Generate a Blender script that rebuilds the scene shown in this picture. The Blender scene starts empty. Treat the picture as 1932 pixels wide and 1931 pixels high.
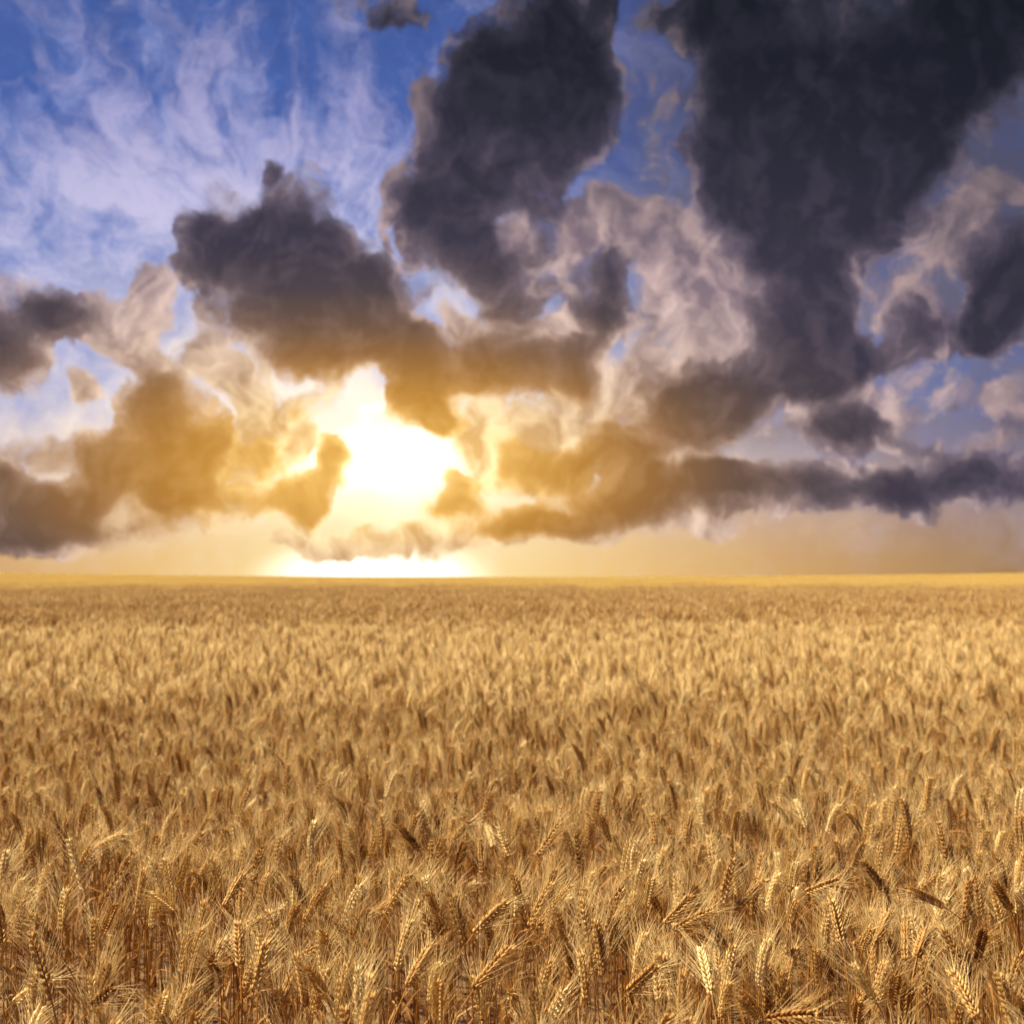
# Ripe bearded wheat field under broken sunset cloud.
import bpy, math, random
import numpy as np
from mathutils import Vector, Matrix, Quaternion
from mathutils import noise as mnoise

R = math.radians
scene = bpy.context.scene
COL = scene.collection
rng = random.Random(7)

# ------------------------------------------------------------------ camera
EYE = Vector((0.0, 0.0, 1.50))
PITCH = 3.03                                  # degrees above level
FOV = 45.0
cam_data = bpy.data.cameras.new('camera')
cam_data.sensor_fit = 'HORIZONTAL'
cam_data.sensor_width = 36.0
cam_data.lens = 18.0 / math.tan(R(FOV / 2))
cam_data.clip_start = 0.05
cam_data.clip_end = 20000
cam_data.dof.use_dof = True
cam_data.dof.focus_distance = 2.3
cam_data.dof.aperture_fstop = 5.6
cam = bpy.data.objects.new('camera', cam_data)
cam.location = EYE
cam.rotation_euler = (R(90 + PITCH), 0, 0)
COL.objects.link(cam)
scene.camera = cam

# ------------------------------------------------------------------ render
scene.render.engine = 'CYCLES'
scene.view_settings.view_transform = 'Standard'
scene.view_settings.look = 'None'
scene.view_settings.gamma = 1.0
scene.view_settings.use_curve_mapping = False
scene.view_settings.exposure = 1.32
scene.cycles.use_denoising = True
scene.cycles.max_bounces = 5
scene.cycles.diffuse_bounces = 3
scene.cycles.glossy_bounces = 2
scene.cycles.transmission_bounces = 3
scene.cycles.use_adaptive_sampling = True
scene.cycles.adaptive_threshold = 0.025
scene.cycles.adaptive_min_samples = 16

# ------------------------------------------------------------------ sun
SUN_AZ, SUN_EL = -74.0, 57.0                 # azimuth from +Y towards +X, elevation
def sky_dir(az, el):
    a, e = R(az), R(el)
    return Vector((math.sin(a) * math.cos(e), math.cos(a) * math.cos(e), math.sin(e)))
sun_data = bpy.data.lights.new('sun', 'SUN')
sun_data.energy = 5.0
sun_data.angle = R(0.53)
sun_data.color = (1.0, 0.83, 0.55)
sun = bpy.data.objects.new('sun', sun_data)
sun.rotation_euler = sky_dir(SUN_AZ, SUN_EL).to_track_quat('Z', 'Y').to_euler()
sun.location = (-20, -10, 40)
COL.objects.link(sun)

# ------------------------------------------------------------------ node helpers
class S:
    """A float or vector socket of a node tree, with arithmetic that makes math nodes."""
    def __init__(self, tree, sock): self.t, self.s = tree, sock
    def _m(self, op, *others, clamp=False):
        n = self.t.nodes.new('ShaderNodeMath'); n.operation = op; n.use_clamp = clamp
        for i, o in enumerate((self,) + others):
            if isinstance(o, S): self.t.links.new(o.s, n.inputs[i])
            else: n.inputs[i].default_value = o
        return S(self.t, n.outputs[0])
    def __add__(self, o): return self._m('ADD', o)
    __radd__ = __add__
    def __sub__(self, o): return self._m('SUBTRACT', o)
    def __rsub__(self, o):
        return (self * -1.0) + o
    def __mul__(self, o): return self._m('MULTIPLY', o)
    __rmul__ = __mul__
    def __truediv__(self, o): return self._m('DIVIDE', o)
    def pow(self, o): return self._m('POWER', o)
    def clamp01(self): return self._m('ADD', 0.0, clamp=True)
    def maxi(self, o): return self._m('MAXIMUM', o)
    def mini(self, o): return self._m('MINIMUM', o)
    def ramp(self, a, b, lo=0.0, hi=1.0, smooth=True):
        n = self.t.nodes.new('ShaderNodeMapRange')
        n.interpolation_type = 'SMOOTHSTEP' if smooth else 'LINEAR'
        n.inputs['From Min'].default_value = a; n.inputs['From Max'].default_value = b
        n.inputs['To Min'].default_value = lo; n.inputs['To Max'].default_value = hi
        self.t.links.new(self.s, n.inputs['Value'])
        return S(self.t, n.outputs[0])
    def colours(self, stops, interp='LINEAR'):
        n = self.t.nodes.new('ShaderNodeValToRGB'); cr = n.color_ramp; cr.interpolation = interp
        while len(cr.elements) < len(stops): cr.elements.new(0.5)
        for e, (p, c) in zip(cr.elements, stops):
            e.position = p
        for e, (p, c) in zip(cr.elements, stops):
            e.color = (*c, 1.0)
        self.t.links.new(self.s, n.inputs[0])
        return n.outputs[0]

def vmath(t, op, a, b=None):
    n = t.nodes.new('ShaderNodeVectorMath'); n.operation = op
    for i, o in enumerate((a, b)):
        if o is None: continue
        if hasattr(o, 'is_output'): t.links.new(o, n.inputs[i])
        else: n.inputs[i].default_value = o
    return n.outputs[0] if op not in ('LENGTH', 'DOT_PRODUCT', 'DISTANCE') else S(t, n.outputs['Value'])
def vscale(t, a, k):
    n = t.nodes.new('ShaderNodeVectorMath'); n.operation = 'SCALE'
    t.links.new(a, n.inputs[0]); n.inputs['Scale'].default_value = k
    return n.outputs[0]
def combine(t, x, y, z=0.0):
    n = t.nodes.new('ShaderNodeCombineXYZ')
    for i, o in enumerate((x, y, z)):
        if isinstance(o, S): t.links.new(o.s, n.inputs[i])
        else: n.inputs[i].default_value = o
    return n.outputs[0]
def separate(t, v):
    n = t.nodes.new('ShaderNodeSeparateXYZ'); t.links.new(v, n.inputs[0])
    return [S(t, o) for o in n.outputs]
def noise(t, v, scale, detail=4.0, rough=0.5, lac=2.0, dist=0.0, colour=False, dims='3D', w=None):
    n = t.nodes.new('ShaderNodeTexNoise'); n.noise_dimensions = dims
    t.links.new(v, n.inputs['Vector'])
    n.inputs['Scale'].default_value = scale; n.inputs['Detail'].default_value = detail
    n.inputs['Roughness'].default_value = rough; n.inputs['Lacunarity'].default_value = lac
    n.inputs['Distortion'].default_value = dist
    return n.outputs['Color'] if colour else S(t, n.outputs[0])
def mixc(t, f, a, b, mode='MIX', clamp=True):
    n = t.nodes.new('ShaderNodeMix'); n.data_type = 'RGBA'; n.blend_type = mode; n.clamp_factor = clamp
    if isinstance(f, S): t.links.new(f.s, n.inputs[0])
    else: n.inputs[0].default_value = f
    for i, o in ((6, a), (7, b)):
        if hasattr(o, 'is_output'): t.links.new(o, n.inputs[i])
        else: n.inputs[i].default_value = (*o, 1.0)
    return n.outputs[2]

# ------------------------------------------------------------------ world: clear sky, high cirrus, two decks of cumulus
# Positions in the sky are azimuth and elevation in units of ten degrees.  The list below was
# measured on a 1932-pixel wide copy of the view; ang() turns such a measurement into a bearing.
F_PX = 966.0 / math.tan(R(FOV / 2))
def ang(u, v):
    x, y = (u - 966.0) / F_PX, (965.5 - v) / F_PX
    c, s = math.cos(R(PITCH)), math.sin(R(PITCH))
    fy, fz = c - y * s, s + y * c
    return math.degrees(math.atan2(x, fy)) / 10, math.degrees(math.atan2(fz, math.hypot(x, fy))) / 10
PX = math.degrees(1 / F_PX) / 10

DARK = [  # u, v, half width, half height, turn, weight
 # cloud at the left edge
 (40,610,150,85,0,1.0),(120,585,70,50,0,.7),(10,690,110,70,0,.7),
 # heart-shaped cloud left of the middle
 (425,430,85,95,0,.9),(560,425,85,110,0,1.0),(500,530,190,110,0,1.1),(590,610,170,90,0,.8),(685,520,80,90,0,.9),
 (350,470,65,80,0,.45),(640,650,120,70,0,.5),(517,318,20,40,12,.45),(700,600,110,80,0,.6),(520,660,110,60,0,.45),
 # tall cloud right of the middle
 (950,240,170,190,0,1.1),(850,430,125,120,0,1.0),(1010,110,130,150,0,.9),(1090,40,110,110,0,.9),(800,330,80,110,0,.7),
 (920,520,150,90,0,.8),(880,190,75,80,0,.7),(1110,230,85,170,0,.9),(1140,520,80,110,0,1.0),(1030,400,120,90,0,.6),
 (1125,610,75,65,0,.8),(1000,560,110,60,0,.5),
 # great dark mass at the upper right
 (1440,150,190,240,0,1.2),(1700,150,260,220,-30,1.3),(1880,30,170,150,0,1.1),(1500,390,190,170,0,1.1),
 (1620,300,190,170,-30,1.1),(1540,540,130,150,0,.9),(1370,60,110,100,0,.6),(1360,330,90,120,0,.45),
 (1290,10,160,60,0,.5),
 # its foot
 (1440,725,180,105,-12,1.35),(1310,775,125,95,0,1.25),(1560,690,95,75,0,1.1),(1300,840,110,50,0,.6),(1480,640,120,80,0,.7),
 # brown cloud above the sun
 (860,700,150,85,0,.9),(800,760,85,75,0,.8),(1010,690,120,85,0,1.05),(1085,700,60,65,0,.6),(760,640,90,60,0,.7),(920,630,110,55,0,.6),
 (830,800,55,40,0,.6),(620,690,90,60,0,.5),(560,690,70,50,0,.4),
 # right side scraps
 (1700,630,100,85,-30,1.25),(1660,690,50,40,0,.4),(1880,560,105,125,0,1.1),(1850,650,60,45,0,.7),(1930,480,80,120,0,.9),(1820,765,55,38,0,.55),
 (1900,815,50,30,0,.5),(1625,795,65,50,-20,.9),(1560,830,80,50,-15,.8),(1690,780,55,45,0,.65),(1740,830,60,30,0,.5),
 (1900,600,70,60,0,.6),
 # long low bank
 (1860,905,190,62,-4,1.1),(1660,915,170,58,-5,1.0),(1480,935,150,52,-6,.9),(1300,930,140,62,-8,1.15),(1150,960,150,58,-8,1.15),(1050,975,120,46,-6,.7),(940,985,110,36,-6,.7),
 (1000,1000,130,34,-6,.45),(1400,900,110,40,0,.5),
 # puffs round the sun
 (1140,830,85,75,0,1.2),(990,885,70,58,0,1.05),(880,920,55,44,0,1.0),(640,850,36,40,0,.9),(642,900,50,50,10,1.0),(595,930,50,50,0,.9),(555,950,60,62,0,.9),
 (480,905,65,55,0,.6),(520,960,70,50,0,.5),(575,780,32,45,0,.55),(925,815,50,35,0,.45),
 # left low bank
 (290,750,85,80,0,.9),(340,830,115,100,0,1.0),(190,860,85,70,0,.9),(240,930,190,85,0,.9),(60,950,130,80,0,.8),
 (10,880,75,70,0,.8),(120,1000,170,50,0,.7),(380,950,100,60,0,.7),(30,1030,110,32,0,.7),(330,1010,120,30,0,.4),
 (400,870,60,70,0,.6),
 # breaks
 (960,432,45,32,0,-.6),(1085,440,48,48,0,-.6),(1140,392,62,36,0,-.55),(1050,622,50,36,0,-.35),(845,590,80,22,-15,-.95),(1215,180,34,120,0,-.2),
 (600,700,45,60,0,-.4),(1180,700,40,60,0,-.6),(440,760,30,80,-15,-.5),(1240,560,60,90,0,-.4),(930,610,60,20,0,-.4),(1570,150,30,120,20,-.35),
 (160,800,40,40,0,-.5),(1300,880,120,18,0,-.4),(750,480,16,50,0,-.6),(1650,700,30,60,-30,-.4),
 (1640,580,50,110,-20,-.6),(1790,540,45,70,0,-.4),(1740,730,110,40,0,-.5),(1430,860,110,24,-10,-.5),(1060,360,90,40,0,-.3),(1130,300,40,60,0,-.25),
 (700,715,30,75,0,-.8),(705,965,100,28,20,-.6),(760,860,70,50,0,-.5),(815,795,46,30,0,.7),(850,962,80,26,-5,.8),(690,1000,90,16,-4,.5),(505,850,50,40,0,.6),
 (90,895,95,26,12,-.65),(445,905,50,36,0,-.55),(230,965,60,26,0,-.35),
 (908,318,55,50,0,.6),(1060,885,55,46,0,.85),(1210,885,70,40,0,.8),(1370,905,70,34,0,.6),
 # wisps and thin bands
 (690,10,130,70,0,.62),(760,40,80,40,0,.45),
]
LIT = [
 (1330,540,140,150,0,1.0),(1235,430,70,60,0,.8),(1130,400,80,60,0,.7),(1075,440,55,65,0,.7),(965,430,60,45,0,.6),
 (800,200,45,70,0,.9),(745,360,45,70,0,.8),(1320,50,60,80,0,.6),(1240,20,60,50,0,.5),(1130,130,60,160,0,.5),
 (185,595,45,65,0,.9),(262,545,35,60,0,.7),(300,600,40,120,10,.55),(150,740,50,45,0,.85),(420,700,45,110,-15,.75),
 (500,770,70,90,0,.7),(960,640,70,40,0,.7),(860,600,70,24,0,.6),(1050,640,75,55,0,.7),(250,690,60,35,0,.8),
 (330,710,50,40,0,.7),(560,810,70,70,0,.6),(910,800,95,60,0,.7),(1000,830,90,45,0,.7),(1250,860,110,45,0,.7),
 (1820,430,55,80,0,.9),(1885,350,45,45,0,.8),(1100,760,80,45,0,.7),(1225,720,45,70,0,.8),(1420,600,110,80,0,.7),
 (60,860,80,50,0,.7),(430,850,60,60,0,.6),(1060,900,80,40,0,.6),(1350,880,110,30,0,.5),(1850,850,120,22,0,.4),
 (740,475,18,40,0,.9),(1880,770,60,40,0,.5),(620,740,60,60,0,.5),(1560,460,60,60,0,.3),(250,620,50,50,0,.4),
 (100,540,60,20,0,.5),(800,1012,300,40,-3,.95),(600,1028,130,20,-3,.8),(1060,985,200,46,-4,.8),(1300,985,220,40,-4,.7),
 (470,870,80,60,0,.8),(545,835,60,45,0,.7),(890,850,60,45,0,.7),(940,905,90,50,0,.8),(700,960,120,36,20,-.8),(745,880,100,80,0,-.6),(700,720,40,75,0,-.8),
 (1300,700,360,200,0,.38),(1700,700,320,260,0,.34),(1060,760,260,150,0,.42),(1000,520,260,160,0,.36),(1620,430,200,260,0,.3),(1230,220,90,210,0,.36),(1720,470,110,120,0,.4),(1640,760,160,90,0,.4),(780,330,60,120,0,.35),(300,650,200,120,0,.3),
 (440,970,120,50,0,.5),
]

world = bpy.data.worlds.new('World')
scene.world = world
world.use_nodes = True
wt = world.node_tree
wt.nodes.clear()

SKY_LIGHT = 2 ** -1.32
TILE, A0, E0, NA, NE = .5, -3.0, -.25, 12, 7  # the part of the sky that has charted cloud, in tiles

def shading_group():
    """Thickness of the two decks and the sun distance in, the sky's light out."""
    g = bpy.data.node_groups.new('cloud_light', 'ShaderNodeTree')
    for nm, ty in (('Dark', 'Float'), ('Lit', 'Float'), ('Grain', 'Float'), ('Toward', 'Float'), ('Gap', 'Float'), ('Clear', 'Color'), ('Mottle', 'Float')):
        g.interface.new_socket(nm, in_out='INPUT', socket_type='NodeSocket' + ty)
    g.interface.new_socket('Sky', in_out='OUTPUT', socket_type='NodeSocketShader')
    gi, go = g.nodes.new('NodeGroupInput'), g.nodes.new('NodeGroupOutput')
    A, B, n, tw, sd = [S(g, o) for o in gi.outputs[:5]]
    clear = gi.outputs[5]; Bn = S(g, gi.outputs[6])
    litc = sd.colours(C_LIT); shc = sd.colours(C_SHADE); corec = sd.colours(C_CORE); edgec = sd.colours(C_EDGE)
    # far deck, sunlit
    aB = B.ramp(.28, .74)
    sB = (tw * 1.15 + B * -.25 + .60).clamp01()
    out = mixc(g, aB, clear, mixc(g, sB, shc, litc))
    # near deck, seen from its dark side
    soft = Bn.ramp(-.15, .15)
    aA = A.ramp(.30, .62) * (1.0 - soft) + A.ramp(.22, 1.05) * soft
    core = A.ramp(.36, 1.5)
    colA = mixc(g, core, edgec, corec)
    relief = tw * 2.2 + Bn * 1.1                                    # billows turned to the light, hollows turned away
    thin = A.ramp(.55, 1.6, .75, .22)
    colA = mixc(g, (relief + .18).clamp01() * thin, colA, edgec)
    colA = mixc(g, (relief * -1.2 - .06).clamp01() * .6, colA, corec)
    rim = (tw * 3.0 + Bn * .4 + n * .3 - .02).clamp01() * A.ramp(.45, 1.15, 1.0, 0.0)
    colA = mixc(g, rim * .8, colA, litc)
    out = mixc(g, aA, out, colA)
    bg = g.nodes.new('ShaderNodeBackground')
    g.links.new(out, bg.inputs['Color']); bg.inputs['Strength'].default_value = SKY_LIGHT
    g.links.new(bg.outputs[0], go.inputs[0])
    return g

def chain(g, pw, blobs, extra):
    acc = pw                                  # x, y carry the bearing, z gathers the thickness
    for (a, e, ra, re, turn, wgt) in blobs:
        m = g.nodes.new('ShaderNodeMapping'); m.vector_type = 'TEXTURE'
        m.inputs['Location'].default_value = (a, e, 0)
        m.inputs['Rotation'].default_value = (0, 0, R(-turn))
        m.inputs['Scale'].default_value = (ra, re, 1e7)
        g.links.new(acc, m.inputs[0])
        b = vmath(g, 'LENGTH', m.outputs[0]).ramp(0.0, 1.0, wgt, 0.0)
        acc = vmath(g, 'ADD', acc, combine(g, 0.0, 0.0, b))
    t = vmath(g, 'DOT_PRODUCT', acc, (0, 0, 1)) if blobs else None
    return (t.mini(1.7) + extra) if t is not None else extra

LEAVES = [0]
def leaf_group(name, dark, lit, light):
    LEAVES[0] += 1
    g = bpy.data.node_groups.new(name, 'ShaderNodeTree')
    for nm, ty in (('Bearing', 'Vector'), ('Dark', 'Float'), ('Lit', 'Float'), ('Grain', 'Float'), ('Toward', 'Float'), ('Gap', 'Float'), ('Clear', 'Color'), ('Mottle', 'Float')):
        g.interface.new_socket(nm, in_out='INPUT', socket_type='NodeSocket' + ty)
    g.interface.new_socket('Sky', in_out='OUTPUT', socket_type='NodeSocketShader')
    gi, go = g.nodes.new('NodeGroupInput'), g.nodes.new('NodeGroupOutput')
    own = vmath(g, 'ADD', gi.outputs[0], (0, 0, 1e-6 * LEAVES[0]))   # keeps the tiles apart when the shader is compiled
    A = chain(g, own, dark, S(g, gi.outputs[1]))
    B = chain(g, own, lit, S(g, gi.outputs[2]))
    n = g.nodes.new('ShaderNodeGroup'); n.node_tree = light
    for i, o in enumerate((A.s, B.s, gi.outputs[3], gi.outputs[4], gi.outputs[5], gi.outputs[6], gi.outputs[7])):
        g.links.new(o, n.inputs[i])
    g.links.new(n.outputs[0], go.inputs[0])
    return g

C_LIT = [(0, (2.4, 2.0, 1.3)), (.09, (1.5, 1.15, .60)), (.2, (1.05, .78, .52)), (.36, (.82, .60, .55)), (.5, (.55, .39, .38)), (.65, (.34, .245, .25)), (1, (.14, .11, .12))]
C_SHADE = [(0, (1.2, .8, .35)), (.09, (.85, .50, .17)), (.2, (.52, .32, .19)), (.3, (.36, .25, .23)), (.42, (.24, .175, .215)), (.6, (.12, .098, .135)), (1, (.04, .04, .06))]
C_CORE = [(0, (1.0, .60, .15)), (.07, (.76, .39, .075)), (.14, (.54, .25, .045)), (.21, (.33, .155, .048)), (.27, (.165, .095, .062)), (.34, (.080, .060, .070)), (.42, (.050, .043, .068)), (.58, (.032, .030, .049)), (.75, (.016, .017, .028)), (1, (.006, .008, .013))]
C_EDGE = [(0, (1.8, 1.3, .55)), (.08, (1.15, .70, .20)), (.16, (.78, .43, .14)), (.24, (.48, .29, .19)), (.34, (.27, .19, .20)), (.48, (.17, .13, .18)), (.66, (.088, .076, .118)), (1, (.020, .024, .038))]

tc = wt.nodes.new('ShaderNodeTexCoord')
nrm = vmath(wt, 'NORMALIZE', tc.outputs['Generated'])
dx, dy, dz = separate(wt, nrm)
az = dx._m('ARCTAN2', dy) * (18 / math.pi)
el = dz._m('ARCSINE') * (18 / math.pi)
bearing = combine(wt, az, el)
GA, GE = ang(745, 890)                        # the bright gap in the cloud
offs = combine(wt, az - GA, el - GE)
gx = az - GA
dell = vmath(wt, 'LENGTH', combine(wt, (gx * .56).maxi(gx * -.48), (el - GE) * 1.3))
sd = dell / 3.2
toward = vscale(wt, vmath(wt, 'NORMALIZE', offs), -.10)

# billows of the cloud edges
w1 = vmath(wt, 'SUBTRACT', noise(wt, bearing, 2.2, 2, .5, colour=True, dims='2D'), (.5, .5, .5))
w2 = vmath(wt, 'SUBTRACT', noise(wt, bearing, 8.5, 3, .55, colour=True, dims='2D'), (.5, .5, .5))
pw = vmath(wt, 'ADD', bearing, vmath(wt, 'ADD', vscale(wt, w1, .24), vscale(wt, w2, .075)))
pw = vmath(wt, 'MULTIPLY', pw, (1, 1, 0))
ps = vmath(wt, 'MULTIPLY', pw, (1.12, .84, 0))
nA = noise(wt, ps, 4.4, 7, .54, 2.1, dims='2D') - .5
pw2 = vmath(wt, 'ADD', ps, toward)
def puffs(v):
    n = wt.nodes.new('ShaderNodeTexVoronoi'); n.voronoi_dimensions = '2D'; n.feature = 'F1'; n.normalize = False
    wt.links.new(v, n.inputs['Vector']); n.inputs['Scale'].default_value = 5.5
    n.inputs['Detail'].default_value = 2.0; n.inputs['Roughness'].default_value = .5; n.inputs['Lacunarity'].default_value = 2.3
    return .75 - S(wt, n.outputs['Distance'])
toward3 = vmath(wt, 'ADD', vscale(wt, toward, .55), (-.012, .022, 0))
puff = puffs(pw)
grad2 = puff - puffs(vmath(wt, 'ADD', pw, toward3))
grad = noise(wt, ps, 4.4, 2, .5, 2.1, dims='2D') - noise(wt, pw2, 4.4, 2, .5, 2.1, dims='2D')
grad = grad + grad2 * .55
nB = noise(wt, vmath(wt, 'ADD', pw, (17.3, 5.1, 0)), 5.2, 6, .56, 2.1, dims='2D') - .5
away = vmath(wt, 'LENGTH', combine(wt, az._m('ABSOLUTE').ramp(2.5, 3.2), el.ramp(2.65, 3.2))).clamp01()
wide = noise(wt, vmath(wt, 'MULTIPLY', bearing, (1, 1.6, 1)), .55, 2, .5, dims='2D').ramp(.42, .62, 0.0, .8) * away
nC = noise(wt, bearing, 19.0, 4, .6, dims='2D') - .5
exA = nA * 1.15 + (puff - .3) * .5 + nC * .16 + wide
mott = noise(wt, vmath(wt, 'MULTIPLY', pw, (1.3, 1.0, 1)), 2.6, 4, .5, dims='2D') - .5
exB = nB * 1.0 + (puff - .3) * .4 + nC * .14

# clear sky
skyt = wt.nodes.new('ShaderNodeTexSky'); skyt.sky_type = 'NISHITA'; skyt.sun_disc = False
skyt.sun_elevation = R(SUN_EL); skyt.sun_rotation = R(SUN_AZ)
skyt.altitude = 200; skyt.air_density = 1.0; skyt.dust_density = .6; skyt.ozone_density = 2.0
clear = vscale(wt, skyt.outputs[0], 0.075)
clear = vmath(wt, 'MULTIPLY', clear, (.62, .72, 1.0))
sdv = sd * (nB * -1.1 + mott * -.6 + 1.0)                            # ragged edge of the glare
veil = sdv.colours([(0, (2.4, 2.3, 2.0)), (.055, (1.8, 1.6, 1.2)), (.12, (1.28, 1.08, .82)), (.20, (.90, .78, .76)), (.32, (.50, .49, .70)), (.48, (.20, .26, .58)), (.66, (.060, .115, .40)), (1, (.04, .075, .30))])
veil_f = sd.colours([(0, (1, 1, 1)), (.15, (1, 1, 1)), (.35, (.85,) * 3), (.6, (.8,) * 3), (1, (.6,) * 3)])
clear = mixc(wt, S(wt, veil_f), clear, veil)
grey = az.ramp(-.5, 1.2) * el.ramp(.15, .7) * (mott * 1.3 + nB * .7 + .86)
clear = mixc(wt, grey.clamp01(), clear, sd.colours([(0, (.9, .7, .5)), (.2, (.5, .42, .44)), (.36, (.22, .20, .29)), (.6, (.095, .095, .165)), (1, (.05, .055, .10))]))      # thin grey sheet over the right of the view
low = el.ramp(-.05, .85, 1.0, 0.0)
lowc = ((az - GA)._m('ABSOLUTE') / 4.0).colours([(0, (1.15, .92, .50)), (.12, (1.0, .74, .34)), (.25, (.88, .56, .21)), (.45, (.66, .38, .14)), (.75, (.32, .18, .08)), (1, (.22, .13, .07))])
clear = mixc(wt, low, clear, lowc)
HA, HE = ang(705, 1090)
hot = vmath(wt, 'LENGTH', combine(wt, (az - HA) / .58, (el - HE) / .20)).ramp(.1, 1.1, 1.0, 0.0)
clear = mixc(wt, hot, clear, (2.6, 2.4, 2.0))                      # sun-bright air under the cloud

# cirrus fanning up from behind the cumulus
CA, CE = ang(560, 560)
cx, cy = az - CA, el - CE
cr_ = vmath(wt, 'LENGTH', combine(wt, cx, cy))
th = cx._m('ARCTAN2', cy)
cw = vmath(wt, 'ADD', vscale(wt, w1, .8), vscale(wt, w2, .25))
fan = noise(wt, vmath(wt, 'ADD', combine(wt, th * 3.0, cr_ * .8, 0.0), cw), 2.2, 5, .6, dims='2D')
wis = noise(wt, vmath(wt, 'ADD', bearing, vscale(wt, cw, .6)), 3.2, 6, .62, dims='2D')
ca0, ce0 = ang(330, 330)
cm = ((az - ca0) / 1.75)._m('POWER', 2.0) + ((el - ce0) / 1.2)._m('POWER', 2.0)
cm = cm.ramp(0.2, 2.4, 1.0, 0.2)
ca1, ce1 = ang(400, 370)
sheet = vmath(wt, 'LENGTH', combine(wt, (az - ca1) / 1.35, (el - ce1) / .85)).ramp(0.0, 1.0, .30, 0.0)
cirrus = ((fan * .40 + wis * .70 + sheet * .9).ramp(.48, .92)) * cm
clear = mixc(wt, cirrus * .9, clear, sd.colours([(0, (1.4, 1.2, 1.0)), (.4, (.72, .67, .88)), (.65, (.47, .44, .70)), (1, (.25, .25, .42))]))

light = shading_group()
def pick(blobs, a0, a1, e0, e1, m=.15):
    r = []
    for (u, v, ru, rv, turn, wgt) in blobs:
        a, e = ang(u, v); ra, re = ru * PX * 1.45, rv * PX * 1.45; wgt = wgt * (1.3 if ru < 100 else 1.1)
        c, s = abs(math.cos(R(turn))), abs(math.sin(R(turn)))
        ba, be = ra * c + re * s, ra * s + re * c
        if a + ba + m > a0 and a - ba - m < a1 and e + be + m > e0 and e - be - m < e1:
            r.append((a, e, ra, re, turn, wgt))
    return r
def place(g):
    n = wt.nodes.new('ShaderNodeGroup'); n.node_tree = g
    for i, o in enumerate((pw, exA.s, exB.s, nA.s, grad.s, sd.s, clear, mott.s)):
        wt.links.new(o, n.inputs[i])
    return n.outputs[0]
def choose(cond, no, yes):
    n = wt.nodes.new('ShaderNodeMixShader')
    wt.links.new(cond.s, n.inputs[0]); wt.links.new(no, n.inputs[1]); wt.links.new(yes, n.inputs[2])
    return n.outputs[0]
def split(i0, i1, j0, j1):
    """Binary choice down to one tile, so that a ray only works through the clouds near it."""
    if i1 - i0 == 1 and j1 - j0 == 1:
        box = (A0 + i0 * TILE, A0 + i1 * TILE, E0 + j0 * TILE, E0 + j1 * TILE)
        return place(leaf_group('sky_tile', pick(DARK, *box), pick(LIT, *box), light))
    if i1 - i0 >= j1 - j0:
        k = (i0 + i1) // 2
        return choose(az._m('GREATER_THAN', A0 + k * TILE), split(i0, k, j0, j1), split(k, i1, j0, j1))
    k = (j0 + j1) // 2
    return choose(el._m('GREATER_THAN', E0 + k * TILE), split(i0, i1, j0, k), split(i0, i1, k, j1))
charted = split(0, NA, 0, NE)
rest = place(leaf_group('sky_beyond', [], [], light))
inside = az._m('GREATER_THAN', A0) * az._m('LESS_THAN', A0 + NA * TILE) * el._m('GREATER_THAN', E0) * el._m('LESS_THAN', E0 + NE * TILE)
wo = wt.nodes.new('ShaderNodeOutputWorld')
wt.links.new(choose(inside, rest, charted), wo.inputs['Surface'])
world.cycles.sampling_method = 'NONE'

# ------------------------------------------------------------------ materials
def new_mat(name):
    m = bpy.data.materials.new(name); m.use_nodes = True
    t = m.node_tree; t.nodes.clear()
    return m, t

def straw_material(name, stops, through, rough, streak=60.0, gloss=.25, wrinkle=0.0):
    """Dry plant matter: tone differs from plant to plant, light passes through a little."""
    m, t = new_mat(name)
    at = t.nodes.new('ShaderNodeAttribute'); at.attribute_name = 'tone'
    oi = t.nodes.new('ShaderNodeObjectInfo')
    tone = S(t, at.outputs['Fac'])
    sep = t.nodes.new('ShaderNodeSeparateColor'); t.links.new(oi.outputs['Color'], sep.inputs[0])
    tone = tone + S(t, sep.outputs[0]) - 1.0
    tcn = t.nodes.new('ShaderNodeTexCoord')
    fine = noise(t, tcn.outputs['Object'], 420.0, 3, .6) - .5
    tone = tone + (S(t, oi.outputs['Random']) - .5) * .16 + fine * .34
    col = tone.clamp01().colours(stops)
    p = t.nodes.new('ShaderNodeBsdfPrincipled')
    t.links.new(col, p.inputs['Base Color'])
    p.inputs['Roughness'].default_value = rough
    p.inputs['Specular IOR Level'].default_value = gloss
    if wrinkle:
        b = t.nodes.new('ShaderNodeBump'); b.inputs['Strength'].default_value = wrinkle; b.inputs['Distance'].default_value = .0006
        t.links.new(noise(t, vmath(t, 'MULTIPLY', tcn.outputs['Object'], (1, 1, .12)), 1500.0, 2, .5).s, b.inputs['Height'])
        t.links.new(b.outputs[0], p.inputs['Normal'])
    tr = t.nodes.new('ShaderNodeBsdfTranslucent'); t.links.new(col, tr.inputs['Color'])
    mx = t.nodes.new('ShaderNodeMixShader'); mx.inputs[0].default_value = through
    t.links.new(p.outputs[0], mx.inputs[1]); t.links.new(tr.outputs[0], mx.inputs[2])
    o = t.nodes.new('ShaderNodeOutputMaterial'); t.links.new(mx.outputs[0], o.inputs['Surface'])
    return m

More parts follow.
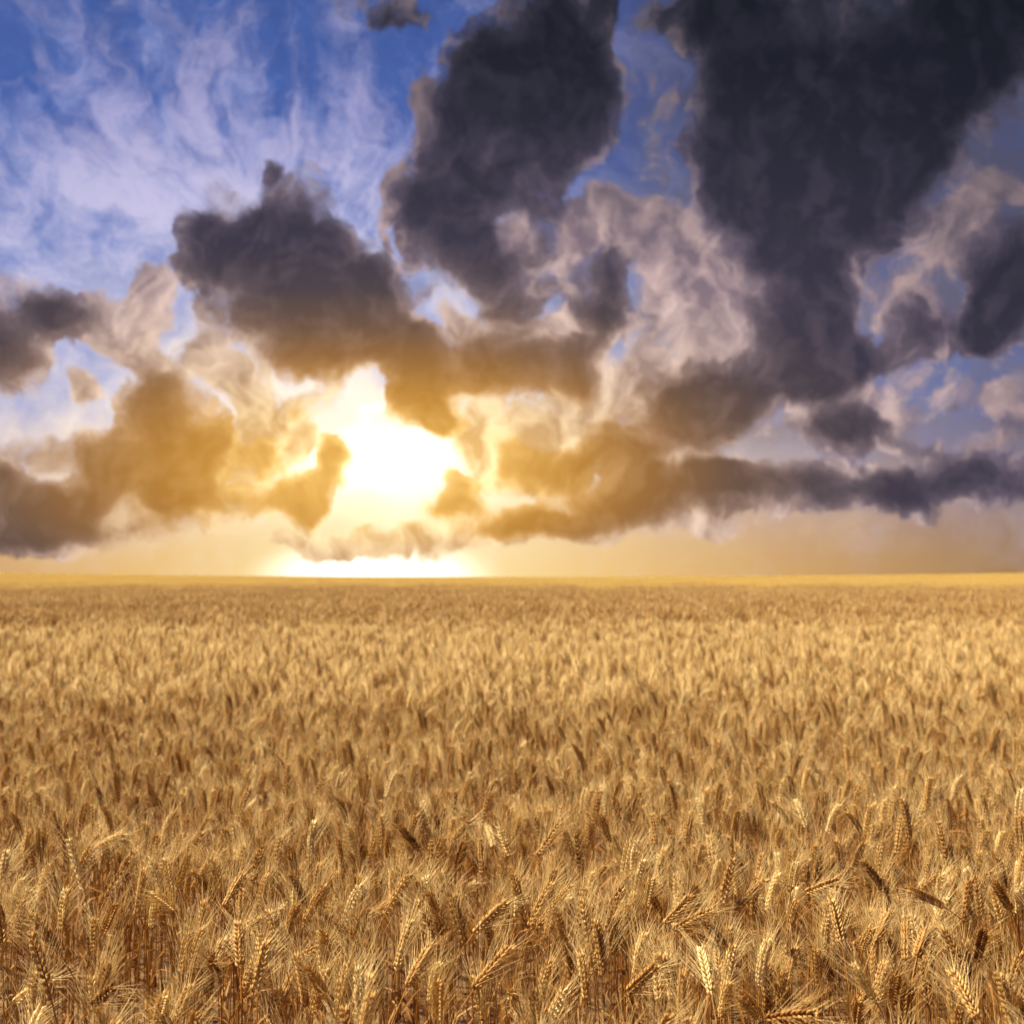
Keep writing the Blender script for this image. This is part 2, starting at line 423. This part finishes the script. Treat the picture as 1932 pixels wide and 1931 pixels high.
M_STEM = straw_material('wheat_stem', [(0, (.17, .058, .010)), (.35, (.30, .130, .026)), (.7, (.43, .22, .052)), (1, (.58, .36, .115))], .12, .42)
M_EAR = straw_material('wheat_ear', [(0, (.12, .043, .012)), (.2, (.24, .102, .026)), (.5, (.50, .285, .090)), (.75, (.67, .45, .175)), (1, (.88, .74, .42))], .09, .5, wrinkle=.5)
M_AWN = straw_material('wheat_awn', [(0, (.25, .108, .029)), (.4, (.52, .32, .110)), (1, (.87, .70, .38))], .30, .4)
M_LEAF = straw_material('wheat_leaf', [(0, (.17, .065, .014)), (.5, (.34, .165, .042)), (1, (.60, .39, .15))], .35, .55)
M_GLOW = straw_material('wheat_ear_glow', [(0, (.56, .33, .08)), (.5, (.84, .61, .18)), (1, (.92, .77, .34))], .35, .5)  # far crop with the sunset glow of the horizon put into its colour
MATS = [M_STEM, M_EAR, M_AWN, M_LEAF, M_GLOW]
STEM, EAR, AWN, LEAF, GLOW = range(5)

def soil_material():
    m, t = new_mat('field_soil')
    tcn = t.nodes.new('ShaderNodeTexCoord')
    a = noise(t, tcn.outputs['Object'], 9.0, 8, .65); b = noise(t, tcn.outputs['Object'], 60.0, 4, .6)
    col = (a * .6 + b * .4).colours([(.3, (.06, .030, .014)), (.52, (.13, .070, .030)), (.7, (.28, .17, .07))])
    p = t.nodes.new('ShaderNodeBsdfPrincipled'); t.links.new(col, p.inputs['Base Color']); p.inputs['Roughness'].default_value = .9
    bm = t.nodes.new('ShaderNodeBump'); bm.inputs['Strength'].default_value = .8; bm.inputs['Distance'].default_value = .02
    t.links.new(a.s, bm.inputs['Height']); t.links.new(bm.outputs[0], p.inputs['Normal'])
    o = t.nodes.new('ShaderNodeOutputMaterial'); t.links.new(p.outputs[0], o.inputs['Surface'])
    return m

# ------------------------------------------------------------------ ground
def sstep(a, b, x):
    k = min(1.0, max(0.0, (x - a) / (b - a))); return k * k * (3 - 2 * k)
def terrain(x, y):
    far = sstep(50, 240, y)
    z = .60 * far + .62 * far * min(4.0, (x / 90.0) ** 2)
    if y > 250: z -= .00012 * (y - 250) ** 2 if y < 1000 else .00012 * 750 ** 2 + .18 * (y - 1000)
    return z
def ground():
    ys = [-2500, -400, -60, -10, 0, 5, 10, 20, 35, 50, 70, 90, 110, 130, 150, 170, 190, 210, 230, 250, 300, 400, 600, 1000, 2500]
    xs = [-2500, -600, -250, -180, -140, -110, -90, -70, -50, -30, -15, 0, 15, 30, 50, 70, 90, 110, 140, 180, 250, 600, 2500]
    vs = [(x, y, terrain(x, y)) for y in ys for x in xs]
    n = len(xs)
    fs = [(j * n + i, j * n + i + 1, (j + 1) * n + i + 1, (j + 1) * n + i) for j in range(len(ys) - 1) for i in range(n - 1)]
    me = bpy.data.meshes.new('ground'); me.from_pydata(vs, [], fs)
    me.materials.append(soil_material())
    o = bpy.data.objects.new('ground', me); o['kind'] = 'structure'; COL.objects.link(o)
ground()

# ------------------------------------------------------------------ mesh gathering
class MB:
    def __init__(self): self.v, self.f, self.m, self.t = [], [], [], []
    def add(self, vs, fs, mat, tone):
        o = len(self.v); self.v += [tuple(p) for p in vs]; self.t += [tone] * len(vs)
        self.f += [tuple(i + o for i in f) for f in fs]; self.m += [mat] * len(fs)
    def tube(self, path, radii, sides, mat, tone, cap=False):
        """A tapered tube along a list of points; a radius of 0 closes to a point."""
        vs, fs, rings = [], [], []
        for i, (p, r) in enumerate(zip(path, radii)):
            d = (path[min(i + 1, len(path) - 1)] - path[max(i - 1, 0)]).normalized()
            s = d.cross(Vector((.31, .83, .46))).normalized(); u = s.cross(d)
            if r <= 0:
                rings.append([len(vs)]); vs.append(p); continue
            ring = []
            for k in range(sides):
                a = 2 * math.pi * k / sides
                ring.append(len(vs)); vs.append(p + (s * math.cos(a) + u * math.sin(a)) * r)
            rings.append(ring)
        for a, b in zip(rings, rings[1:]):
            for k in range(sides):
                q = (k + 1) % sides
                if len(a) == 1: fs.append((a[0], b[q], b[k]))
                elif len(b) == 1: fs.append((a[k], a[q], b[0]))
                else: fs.append((a[k], a[q], b[q], b[k]))
        self.add(vs, fs, mat, tone)
    def join(self, other, mtx, dt=0.0):
        o = len(self.v)
        self.v += [tuple(mtx @ Vector(p)) for p in other.v]; self.t += [x + dt for x in other.t]
        self.f += [tuple(i + o for i in f) for f in other.f]; self.m += other.m
    def mesh(self, name):
        me = bpy.data.meshes.new(name); me.from_pydata(self.v, [], self.f)
        used = sorted(set(self.m)); 
        for k in used: me.materials.append(MATS[k])
        me.polygons.foreach_set('material_index', [used.index(k) for k in self.m])
        me.polygons.foreach_set('use_smooth', [True] * len(self.f))
        a = me.attributes.new('tone', 'FLOAT', 'POINT'); a.data.foreach_set('value', self.t)
        me.update(); return me

# ------------------------------------------------------------------ the parts of a wheat plant
def husk(b, base, axis, out, length, width, tone, sides=6):
    """One plump pointed husk."""
    axis = axis.normalized(); side = axis.cross(out).normalized(); out = side.cross(axis)
    prof = ((0, .35), (.22, .88), (.45, 1.0), (.72, .68), (.9, .28))
    vs, fs = [], []
    for (h, r) in prof:
        c = base + axis * (length * h) + out * (width * .25 * math.sin(h * 3.1))
        for k in range(sides):
            a = 2 * math.pi * k / sides
            vs.append(c + side * (math.cos(a) * r * width * .5) + out * (math.sin(a) * r * width * .42))
    tip = len(vs); vs.append(base + axis * length)
    for j in range(len(prof) - 1):
        for k in range(sides):
            q = (k + 1) % sides
            fs.append((j * sides + k, j * sides + q, (j + 1) * sides + q, (j + 1) * sides + k))
    j = len(prof) - 1
    for k in range(sides): fs.append((j * sides + k, j * sides + (k + 1) % sides, tip))
    b.add(vs, fs, EAR, tone)
    return base + axis * length

def awn(b, base, axis, length, r, tone, rnd, thick=3, segs=3):
    bend = Vector((rnd.uniform(-1, 1), rnd.uniform(-1, 1), rnd.uniform(-.3, .3))) * length * .07
    pts = [base + axis * (length * k / segs) + bend * (k / segs) ** 2 for k in range(segs + 1)]
    b.tube(pts, [r * (1 - .8 * k / segs) for k in range(segs)] + [0], thick, AWN, tone)

def spikelet_mesh(seed, level, where):
    """Grows along +Z with its back to the rachis at -X.  where: 0 at the foot of the ear, 1 at its tip."""
    rnd = random.Random(seed)
    b = MB()
    Z, X, Y = Vector((0, 0, 1)), Vector((1, 0, 0)), Vector((0, 1, 0))
    size = .0135 * (1.0 - .22 * abs(where - .45) * 2) * rnd.uniform(.94, 1.06)
    sides = 6 if level == 0 else 4
    tips = []
    fan = ((-1, .0), (1, .0), (0, .55)) if level == 0 else ((0, .3),)
    for (sy, ox) in fan:
        ax = (Z + X * (.18 + .14 * ox) + Y * sy * .30 + Vector((rnd.uniform(-.05, .05), rnd.uniform(-.05, .05), 0)))
        w = .0061 if level == 0 else .0100
        tone = .52 + rnd.uniform(-.10, .10)
        tips.append((husk(b, Y * sy * .0023 + X * (.0012 + ox * .0018), ax, X + Y * sy * .6, size, w * size / .0135, tone, sides), ax.normalized(), sy))
    for k, (tp, ax, sy) in enumerate(tips):
        n = (1 if sy or rnd.random() < .5 else 0) if level == 0 else 3
        for _ in range(n):
            d = (Z + X * rnd.uniform(.02, .46) + Y * (sy * .16 + rnd.uniform(-.24, .24))).normalized()
            awn(b, tp - ax * .002, d, rnd.uniform(.055, .092) * (1.0 - .25 * where), .00046 if level == 0 else .00085, .72 + rnd.uniform(-.2, .3), rnd, 3, 3 if level == 0 else 2)
    return b

SPK = {}
for level in (0, 1):
    for w in range(4):
        for k in range(5):
            SPK[level, w, k] = spikelet_mesh(100 * level + 10 * w + k, level, w / 3)

def stem_path(height, tilt, azim, bow, droop, n=9):
    """Points and directions from the ground to the foot of the ear: upright, leaning in its upper part."""
    pts, dirs = [Vector((0, 0, 0))], []
    a = Vector((math.cos(azim), math.sin(azim), 0))
    step = height / n
    for k in range(n):
        f = (k + .5) / n
        ang_ = bow * f + (tilt - bow) * max(0.0, (f - droop) / (1 - droop)) ** 1.6
        d = (Vector((0, 0, 1)) * math.cos(ang_) + a * math.sin(ang_)).normalized()
        pts.append(pts[-1] + d * step); dirs.append(d)
    return pts, dirs

def ear_frames(foot, direction, azim_dir, length, curl, spin, count):
    """Where each spikelet sits: matrices along a gently curling rachis."""
    rach, mats = [foot.copy()], []
    d = direction.normalized()
    axis = d.cross(azim_dir)
    if axis.length < 1e-3: axis = Vector((0, 1, 0))
    axis.normalize()
    p = foot.copy(); step = length / count
    for k in range(count):
        d2 = Quaternion(-axis if curl < 0 else axis, abs(curl) * (k / count)) @ d
        p = p + d2 * step; rach.append(p.copy())
        ref = axis.cross(d2).normalized()
        q = Quaternion(d2, spin)
        x = (q @ ref) * (1 if k % 2 == 0 else -1)
        y = d2.cross(x).normalized(); x = y.cross(d2)
        lean = Quaternion(y, R(13))
        x2, z2 = lean @ x, lean @ d2
        m = Matrix(((x2.x, y.x, z2.x, p.x - d2.x * step * .6), (x2.y, y.y, z2.y, p.y - d2.y * step * .6), (x2.z, y.z, z2.z, p.z - d2.z * step * .6), (0, 0, 0, 1)))
        mats.append(m)
    # one spikelet crowns the tip
    y = axis; x = y.cross(d2).normalized(); 
    mats.append(Matrix(((x.x, y.x, d2.x, p.x), (x.y, y.y, d2.y, p.y), (x.z, y.z, d2.z, p.z), (0, 0, 0, 1))))
    return rach, mats

def add_leaf(b, at_pt, azim, length, width, droop, tone, rnd, segs=5):
    """A dry blade, bent over, twisted and creased along its midrib."""
    a = Vector((math.cos(azim), math.sin(azim), 0)); up = Vector((0, 0, 1)); p = at_pt.copy()
    vs, fs = [], []
    ang_ = rnd.uniform(.25, .7); tw = rnd.uniform(-.5, .5)
    for k in range(segs + 1):
        f = k / segs
        d = (up * math.cos(ang_) + a * math.sin(ang_)).normalized()
        s = Quaternion(d, tw * f * 2.2) @ a.cross(up).normalized()
        n = s.cross(d)
        w = width * (1 - f ** 2) * (.6 + .4 * min(1, f * 4)) * .5
        vs += [p - s * w, p - n * (w * .35), p + s * w]
        p = p + d * (length / segs); ang_ += droop / segs
    for k in range(segs):
        for j in (0, 1): fs.append((3 * k + j, 3 * k + j + 1, 3 * k + j + 4, 3 * k + j + 3))
    b.add(vs, fs, LEAF, tone)

def plant_spec(rnd, wild=1.0):
    """How one plant stands."""
    kind = rnd.random()
    if kind < .56: tilt = rnd.uniform(.02, .26)
    elif kind < .94: tilt = rnd.uniform(.26, .70)
    else: tilt = rnd.uniform(.75, 1.45)
    return dict(height=rnd.gauss(.775, .035), tilt=tilt, azim=rnd.uniform(0, 2 * math.pi), bow=rnd.uniform(0, .10), droop=rnd.uniform(.55, .82),
                length=rnd.uniform(.068, .092), curl=rnd.uniform(0, .42), spin=rnd.uniform(0, math.pi), count=rnd.choice((17, 18, 19, 20)),
                tone=rnd.choice((-.18, -.12, -.06, -.03, 0, .03, .06, .10, .16, .26, .42)))

def whole_plant(sp, level, rnd, leaf=True):
    b = MB()
    pts, dirs = stem_path(sp['height'], sp['tilt'], sp['azim'], sp['bow'], sp['droop'], 9 if level == 0 else 5)
    st = .5 + sp['tone'] * .6
    if level: b.tube(pts[2:], [.0019] * (len(pts) - 2), 3, STEM, st)
    else: b.tube(pts, [.0019 - .0008 * k / len(pts) for k in range(len(pts))], 5, STEM, st)
    aim = Vector((math.cos(sp['azim']), math.sin(sp['azim']), 0))
    rach, mats = ear_frames(pts[-1], dirs[-1], aim, sp['length'], sp['curl'], sp['spin'], sp['count'] if level == 0 else 15)
    if level == 0: b.tube(rach, [.0012] * len(rach), 4, EAR, .4)
    for k, m in enumerate(mats):
        w = min(3, int(4 * k / len(mats)))
        b.join(SPK[level, w, rnd.randrange(5)], m, sp['tone'] + rnd.uniform(-.05, .05))
    if leaf:
        for _ in range(rnd.choice((2, 2, 3)) if level == 0 else 1):
            k = rnd.randrange(2, len(pts) - 2) if level == 0 else 3
            add_leaf(b, pts[k], rnd.uniform(0, 6.28), rnd.uniform(.10, .26), rnd.uniform(.005, .010), rnd.uniform(.3, 2.6), rnd.uniform(.0, .8), rnd, 5 if level == 0 else 3)
    return b

def far_plant(b, x, y, rnd, glowing=0.0):  # last argument: painted sunset glow, lifts the tone and swaps the ear colour
    h = rnd.gauss(.80, .04); az = rnd.uniform(0, 6.28); tilt = abs(rnd.gauss(.35, .3)); tn = .5 + rnd.choice((-.42, -.25, -.1, 0, .05, .15, .38)) + .08 + glowing
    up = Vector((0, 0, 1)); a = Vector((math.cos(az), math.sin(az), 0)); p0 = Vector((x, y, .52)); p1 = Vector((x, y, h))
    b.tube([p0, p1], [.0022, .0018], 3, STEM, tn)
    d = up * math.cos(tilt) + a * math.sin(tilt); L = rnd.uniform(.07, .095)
    b.tube([p1, p1 + d * L * .45, p1 + d * L], [.0045, .0095, .0035], 4, GLOW if glowing else EAR, tn)
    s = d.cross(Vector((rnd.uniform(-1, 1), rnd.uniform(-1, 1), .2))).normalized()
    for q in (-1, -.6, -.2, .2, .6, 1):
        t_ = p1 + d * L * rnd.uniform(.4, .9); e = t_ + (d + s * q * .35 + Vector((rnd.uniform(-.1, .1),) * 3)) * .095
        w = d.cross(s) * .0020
        b.add([t_ - w, t_ + w, e], [(0, 1, 2)], GLOW if glowing else AWN, tn + .1)

# ------------------------------------------------------------------ the mass of the field
models = bpy.data.collections.new('wheat_models')
def model(name, b):
    o = bpy.data.objects.new(name, b.mesh(name)); models.objects.link(o); return o
rp = random.Random(21)
N0 = 26
for k in range(N0): model('a_plant_%03d' % k, whole_plant(plant_spec(rp), 0, rp))
N1 = 5; SZ1 = .5
mids = [whole_plant(plant_spec(rp), 1, rp) for _ in range(60)]
for k in range(N1):
    b = MB()
    for _ in range(28):
        b.join(rp.choice(mids), Matrix.Translation((rp.uniform(-.5, .5) * SZ1, rp.uniform(-.5, .5) * SZ1, 0)) @ Matrix.Rotation(rp.uniform(0, 6.28), 4, 'Z') @ Matrix.Scale(rp.uniform(.94, 1.06), 4)
               , rp.choice((-.14, -.06, 0, .04, .10, .26)))
    model('b_patch_%03d' % k, b)
N2 = 4; SZ2 = 2.0
for k in range(2 * N2):                       # the second four: sunset glow of the far rise painted in as yellower colour
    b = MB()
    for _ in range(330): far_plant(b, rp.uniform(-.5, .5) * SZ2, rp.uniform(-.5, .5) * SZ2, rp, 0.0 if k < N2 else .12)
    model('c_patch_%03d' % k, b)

P_, R_, S_, I_ = [], [], [], []
def point(x, y, rz, sc, idx, tx=0.0, ty=0.0):
    P_.append((x, y, terrain(x, y))); R_.append((tx, ty, rz))
    S_.append(sc * (1 + .075 * mnoise.noise(Vector((x * .55, y * .30, 3.0))) * sstep(2.5, 6.0, y)))   # taller and shorter patches of crop
    I_.append(idx)
HALF = math.tan(R(FOV / 2))
NEAR, MID, FAR = 6.5, 16.0, 262.0
# ------------------------------------------------------------------ single plants of the front rows
# Ears one can follow in the photograph: foot and tip on a 2500-pixel wide copy of the view, and tone.
CHARTED = [
 (869,2088,853,2012,.42),(1025,2076,980,2011,-.40),(1094,2066,1139,1997,.12),(1057,2118,1081,2042,.05),(1114,2124,1133,2049,-.25),
 (1178,2136,1173,2060,0),(1248,2093,1220,2032,.25),(1313,2090,1367,2014,.08),(1421,2136,1409,2040,-.3),(938,2236,997,2130,.08),
 (1067,2299,1025,2208,.05),(1074,2251,1053,2167,-.05),(1134,2310,1108,2180,0),(1156,2279,1232,2198,.15),(1282,2233,1254,2130,.08),
 (1293,2264,1341,2161,.12),(1310,2264,1387,2152,.05),(968,2369,993,2261,.3),(994,2410,1043,2326,0),(1156,2416,1244,2320,-.05),
 (1069,2492,1073,2376,.12),(1263,2459,1251,2397,.1),(1384,2329,1362,2223,-.1),(208,2180,161,2057,.38),(152,2046,120,1986,-.22),
 (231,2068,306,2028,.28),(258,2195,311,2084,-.28),(334,2236,345,2127,.1),(418,2115,484,2037,-.05),(435,2167,463,2084,.1),
 (429,2220,401,2164,.40),(543,2174,528,2090,.32),(547,2214,571,2155,.1),(152,2332,90,2223,.05),(127,2444,67,2292,-.08),
 (217,2462,292,2388,-.32),(384,2490,422,2410,.34),(248,2279,292,2202,-.08),(531,2369,540,2316,-.3),(587,2363,568,2279,0),
 (2138,2443,2075,2349,.48),(2169,2187,2111,2096,-.1),(2306,2212,2218,2162,.05),(2132,2309,2186,2246,-.12),(2055,2303,2047,2218,.1),
 (2107,2318,2104,2249,.25),(2212,2346,2233,2269,-.05),(2237,2340,2283,2295,-.12),(2386,2343,2377,2255,-.36),(2468,2221,2414,2147,-.2),
 (2363,2377,2323,2286,-.05),(2388,2486,2363,2417,.1),(2178,2449,2163,2357,-.25),(1971,2022,1955,1960,.40),(1932,2164,1930,2094,.5),
 (1759,2216,1785,2097,-.02),(1798,2216,1862,2143,-.1),(1578,2211,1583,2138,.38),(1622,2257,1691,2200,0),(1642,2273,1728,2211,-.15),
 (1738,2428,1728,2350,.4),(1852,2485,1800,2400,.0),(1870,2490,1950,2443,-.35),(1966,2179,2023,2138,0),(1531,2423,1588,2340,.05),
 (1707,2112,1710,2055,.3),(690,2330,655,2235,.1),(745,2250,790,2160,0),(620,2420,640,2320,.2),(800,2440,770,2345,.05),
]
F25 = 1250.0 / HALF
CP, SP = math.cos(R(PITCH)), math.sin(R(PITCH))
def ray(u, v):
    """Direction of a point of the view, scaled to one metre of ground distance ahead."""
    x, y = (u - 1250) / F25, (1249.5 - v) / F25
    d = Vector((x, CP - y * SP, SP + y * CP)); return d / d.y
def project(p):
    r = p - EYE; f = r.y * CP + r.z * SP; h = -r.y * SP + r.z * CP
    if f < .05: return 9e9, 9e9
    return 1250 + r.x / f * F25, 1249.5 - h / f * F25
def bezier(a, b, c, d, n):
    return [a * (1 - t) ** 3 + b * 3 * t * (1 - t) ** 2 + c * 3 * t * t * (1 - t) + d * t ** 3 for t in (k / n for k in range(n + 1))]

rh = random.Random(5)
plants = []                                   # every single plant: dict(base, pts, foot, dir, aim, spec, seen)
for (ub, vb, ut, vt, tone) in CHARTED:
    vm = (vb + vt) / 2
    dist = (EYE.z - .865 + rh.uniform(-.02, .02)) * F25 / (vm - 1410)
    B = EYE + ray(ub, vb) * dist
    T = EYE + ray(ut, vt) * dist
    flat = (T - B).length
    L = max(.078, flat) * rh.uniform(1.0, 1.05)
    T = T + Vector((0, 1, 0)) * (math.sqrt(max(0, L * L - flat * flat)) * rh.choice((-.8, .8)))
    d = (T - B).normalized()
    h = Vector((d.x, d.y, 0))
    G = Vector((B.x, B.y, 0)) - h * rh.uniform(.05, .12) + Vector((rh.uniform(-.03, .03), rh.uniform(-.03, .03), 0))
    pts = bezier(G, G + Vector((0, 0, .5)), B - d * rh.uniform(.12, .2) , B, 11)
    if ub == 2138: pts = bezier(G + Vector((.10, 0, 0)), G + Vector((.10, 0, .5)), B - d * .2, B, 11)
    plants.append(dict(base=G, pts=pts, d=d, aim=h.normalized() if h.length > .01 else Vector((1, 0, 0)), L=L * .98, curl=rh.uniform(-.06, .16) * (1 if d.z > .2 else -1),
                       spin=rh.uniform(0, 3.14), count=rh.choice((18, 19, 20)), tone=tone if tone > 0 else tone * .62, px=(ub, vb, ut, vt), dist=dist, charted=True))

charted_px = [(p['px'], p['dist']) for p in plants]
def hides_charted(p0, p1, dist):
    a, b = project(p0), project(p1)
    for (u0, v0, u1, v1), dd in charted_px:
        if dist > dd + .12: continue
        for s in (0, .5, 1):
            cu, cv = u0 + (u1 - u0) * s, v0 + (v1 - v0) * s
            for q in (0, .5, 1):
                if math.hypot(a[0] + (b[0] - a[0]) * q - cu, a[1] + (b[1] - a[1]) * q - cv) < 34: return True
    return False

GRID = 1 / math.sqrt(160)
loose = []
y = 1.25
while y < NEAR:
    x = -(HALF * 1.12 * y + .35)
    while x < HALF * 1.12 * y + .35:
        px_, py_ = x + rh.uniform(-.5, .5) * GRID * 1.6, y + rh.uniform(-.5, .5) * GRID * 1.6
        sp = plant_spec(rh)
        loose.append((px_, py_, sp))
        x += GRID
    y += GRID
cands = []
for (x, y, sp) in loose:
    if y > 3.7: cands.append((x, y, sp, None)); continue
    pts, dirs = stem_path(sp['height'], sp['tilt'], sp['azim'], sp['bow'], sp['droop'])
    off = Vector((x, y, 0)); foot = off + pts[-1]; tip = foot + dirs[-1] * sp['length']
    if hides_charted(foot, tip, foot.y): continue
    a, b = project(foot), project(tip)
    inside = sum(0 < u < 2500 and v < 2488 for (u, v) in (a, b, ((a[0] + b[0]) / 2, (a[1] + b[1]) / 2)))
    cands.append((x, y, sp, (foot.y, pts, dirs, a, b) if inside >= 2 else None))
singles = sorted((c for c in cands if c[3]), key=lambda c: c[3][0])[:300 - len(plants)]
single_ids = {id(c) for c in singles}
for c in singles:
    x, y, sp, (dist, pts, dirs, a, b) = c
    off = Vector((x, y, 0))
    plants.append(dict(base=off, pts=[off + p for p in pts], d=dirs[-1], aim=Vector((math.cos(sp['azim']), math.sin(sp['azim']), 0)), L=sp['length'], curl=sp['curl'],
                       spin=sp['spin'], count=sp['count'], tone=sp['tone'], px=(a[0], a[1], b[0], b[1]), dist=dist, charted=False))
for c in cands:
    if id(c) in single_ids: continue
    point(c[0], c[1], rh.uniform(0, 6.28), rh.uniform(.93, 1.05), rh.randrange(N0), rh.uniform(-.05, .05), rh.uniform(-.05, .05))

def patches(y0, y1, size, first, count, margin, glow_range=None):
    y = y0
    while y < y1:
        w = HALF * 1.12 * (y + size) + margin
        n = int(w / size) + 1
        for i in range(-n, n + 1):
            x = (i + .5) * size
            kind = first + rh.randrange(count)
            if glow_range and rh.random() < sstep(glow_range[0], glow_range[1], y): kind += count  # patches with painted glow take over with distance
            point(x + rh.uniform(-.06, .06) * size, y + size / 2, rh.randrange(4) * math.pi / 2 + rh.uniform(-.06, .06), rh.uniform(.97, 1.04), kind, rh.uniform(-.02, .02), rh.uniform(-.02, .02))
        y += size
patches(NEAR, MID, SZ1, N0, N1, .6)
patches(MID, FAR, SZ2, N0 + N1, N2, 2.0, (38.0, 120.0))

def field_object():
    me = bpy.data.meshes.new('wheat_field'); me.from_pydata(P_, [], [])
    for nm, ty, key, dat in (('turn', 'FLOAT_VECTOR', 'vector', np.array(R_, np.float32).ravel()), ('size', 'FLOAT', 'value', np.array(S_, np.float32)), ('model', 'INT', 'value', np.array(I_, np.int32))):
        me.attributes.new(nm, ty, 'POINT').data.foreach_set(key, dat)
    o = bpy.data.objects.new('wheat_field', me); COL.objects.link(o)
    o['kind'] = 'stuff'; o['category'] = 'wheat'
    o['label'] = 'dense mass of ripened golden wheat filling the field to the horizon'
    g = bpy.data.node_groups.new('wheat_stand', 'GeometryNodeTree')
    g.interface.new_socket('Geometry', in_out='INPUT', socket_type='NodeSocketGeometry')
    g.interface.new_socket('Geometry', in_out='OUTPUT', socket_type='NodeSocketGeometry')
    gi, go = g.nodes.new('NodeGroupInput'), g.nodes.new('NodeGroupOutput')
    ci = g.nodes.new('GeometryNodeCollectionInfo'); ci.inputs['Collection'].default_value = models
    ci.inputs['Separate Children'].default_value = True; ci.inputs['Reset Children'].default_value = True
    ip = g.nodes.new('GeometryNodeInstanceOnPoints'); ip.inputs['Pick Instance'].default_value = True
    def named(nm, ty):
        n = g.nodes.new('GeometryNodeInputNamedAttribute'); n.data_type = ty; n.inputs['Name'].default_value = nm
        return [s for s in n.outputs if s.enabled and s.name == 'Attribute'][0]
    er = g.nodes.new('FunctionNodeEulerToRotation')
    L = g.links.new
    L(gi.outputs[0], ip.inputs['Points']); L(ci.outputs[0], ip.inputs['Instance'])
    L(named('model', 'INT'), ip.inputs['Instance Index'])
    L(named('turn', 'FLOAT_VECTOR'), er.inputs[0]); L(er.outputs[0], ip.inputs['Rotation'])
    L(named('size', 'FLOAT'), ip.inputs['Scale'])
    L(ip.outputs[0], go.inputs[0])
    md = o.modifiers.new('wheat_stand', 'NODES'); md.node_group = g
field_object()

# labels: look first, then the place in its row
def look(p):
    c = 'pale straw' if p['tone'] >= .2 else 'dark brown' if p['tone'] <= -.14 else 'golden'
    u0, v0, u1, v1 = p['px']; a = math.degrees(math.atan2(u1 - u0, v0 - v1))
    if abs(a) > 62: l = 'bent far right' if a > 0 else 'bent far left'
    elif abs(a) > 14: l = 'leaning right' if a > 0 else 'leaning left'
    else: l = 'standing upright'
    vm = (v0 + v1) / 2
    r = 'front' if vm > 2370 else 'second' if vm > 2230 else 'third' if vm > 2120 else 'fourth'
    return c, l, r
ORD = 'first second third fourth fifth sixth seventh eighth ninth tenth eleventh twelfth thirteenth fourteenth fifteenth sixteenth seventeenth eighteenth nineteenth twentieth'.split()
classes = {}
for p in plants: classes.setdefault(look(p), []).append(p)
for key, ps in classes.items():
    c, l, r = key
    ps.sort(key=lambda p: p['px'][0] + p['px'][2])
    where = 'in the %s row' % r
    for i, p in enumerate(ps):
        if len(ps) == 1: p['label'] = 'only %s wheat ear %s %s' % (c, l, where)
        else: p['label'] = '%s wheat ear %s %s, %s from the left' % (c, l, where, ORD[i] if i < 20 else '%dth' % (i + 1))

SPK_MESH = {(w, k): SPK[0, w, k].mesh('spikelet') for w in range(4) for k in range(5)}
def child(name, me, parent, tone):
    o = bpy.data.objects.new(name, me); o.parent = parent; o.color = (max(0, 1 + tone), 1, 1, 1); COL.objects.link(o); return o
for p in plants:
    base = p['base']
    root = bpy.data.objects.new('wheat_stalk', None); root.location = base; root.empty_display_size = .05
    root['label'] = p['label']; root['category'] = 'wheat stalk'; root['group'] = 'wheat stalks in the front rows'
    COL.objects.link(root)
    pts = [q - base for q in p['pts']]
    b = MB(); n = len(pts)
    b.tube(pts, [.0019 - .0008 * k / n for k in range(n)], 6, STEM, .5)
    for k in (n // 3, (2 * n) // 3):         # the joints of the straw
        d_ = (pts[k + 1] - pts[k]).normalized()
        b.tube([pts[k] - d_ * .004, pts[k], pts[k] + d_ * .004], [.0016, .0025, .0016], 6, STEM, .3)
    child('stem', b.mesh('stem'), root, p['tone'] * .6)
    rach, mats = ear_frames(pts[-1], p['d'], p['aim'], p['L'], p['curl'], p['spin'], p['count'])
    b = MB(); b.tube(rach, [.0012] * len(rach), 5, EAR, .4)
    ear = child('ear', b.mesh('ear'), root, p['tone'])
    for k, m in enumerate(mats):
        s = child('spikelet', SPK_MESH[min(3, int(4 * k / len(mats))), rh.randrange(5)], ear, p['tone'] + rh.uniform(-.06, .06))
        s.matrix_basis = m @ Matrix.Rotation(rh.uniform(-.12, .12), 4, 'Z') @ Matrix.Scale(rh.uniform(.92, 1.08), 4)
    for _ in range(rh.choice((1, 2, 2))):
        b = MB(); k = rh.randrange(2, n - 3)
        add_leaf(b, pts[k], rh.uniform(0, 6.28), rh.uniform(.10, .26), rh.uniform(.005, .010), rh.uniform(.3, 2.6), .45, rh)
        child('leaf', b.mesh('leaf'), root, rh.uniform(-.35, .35))
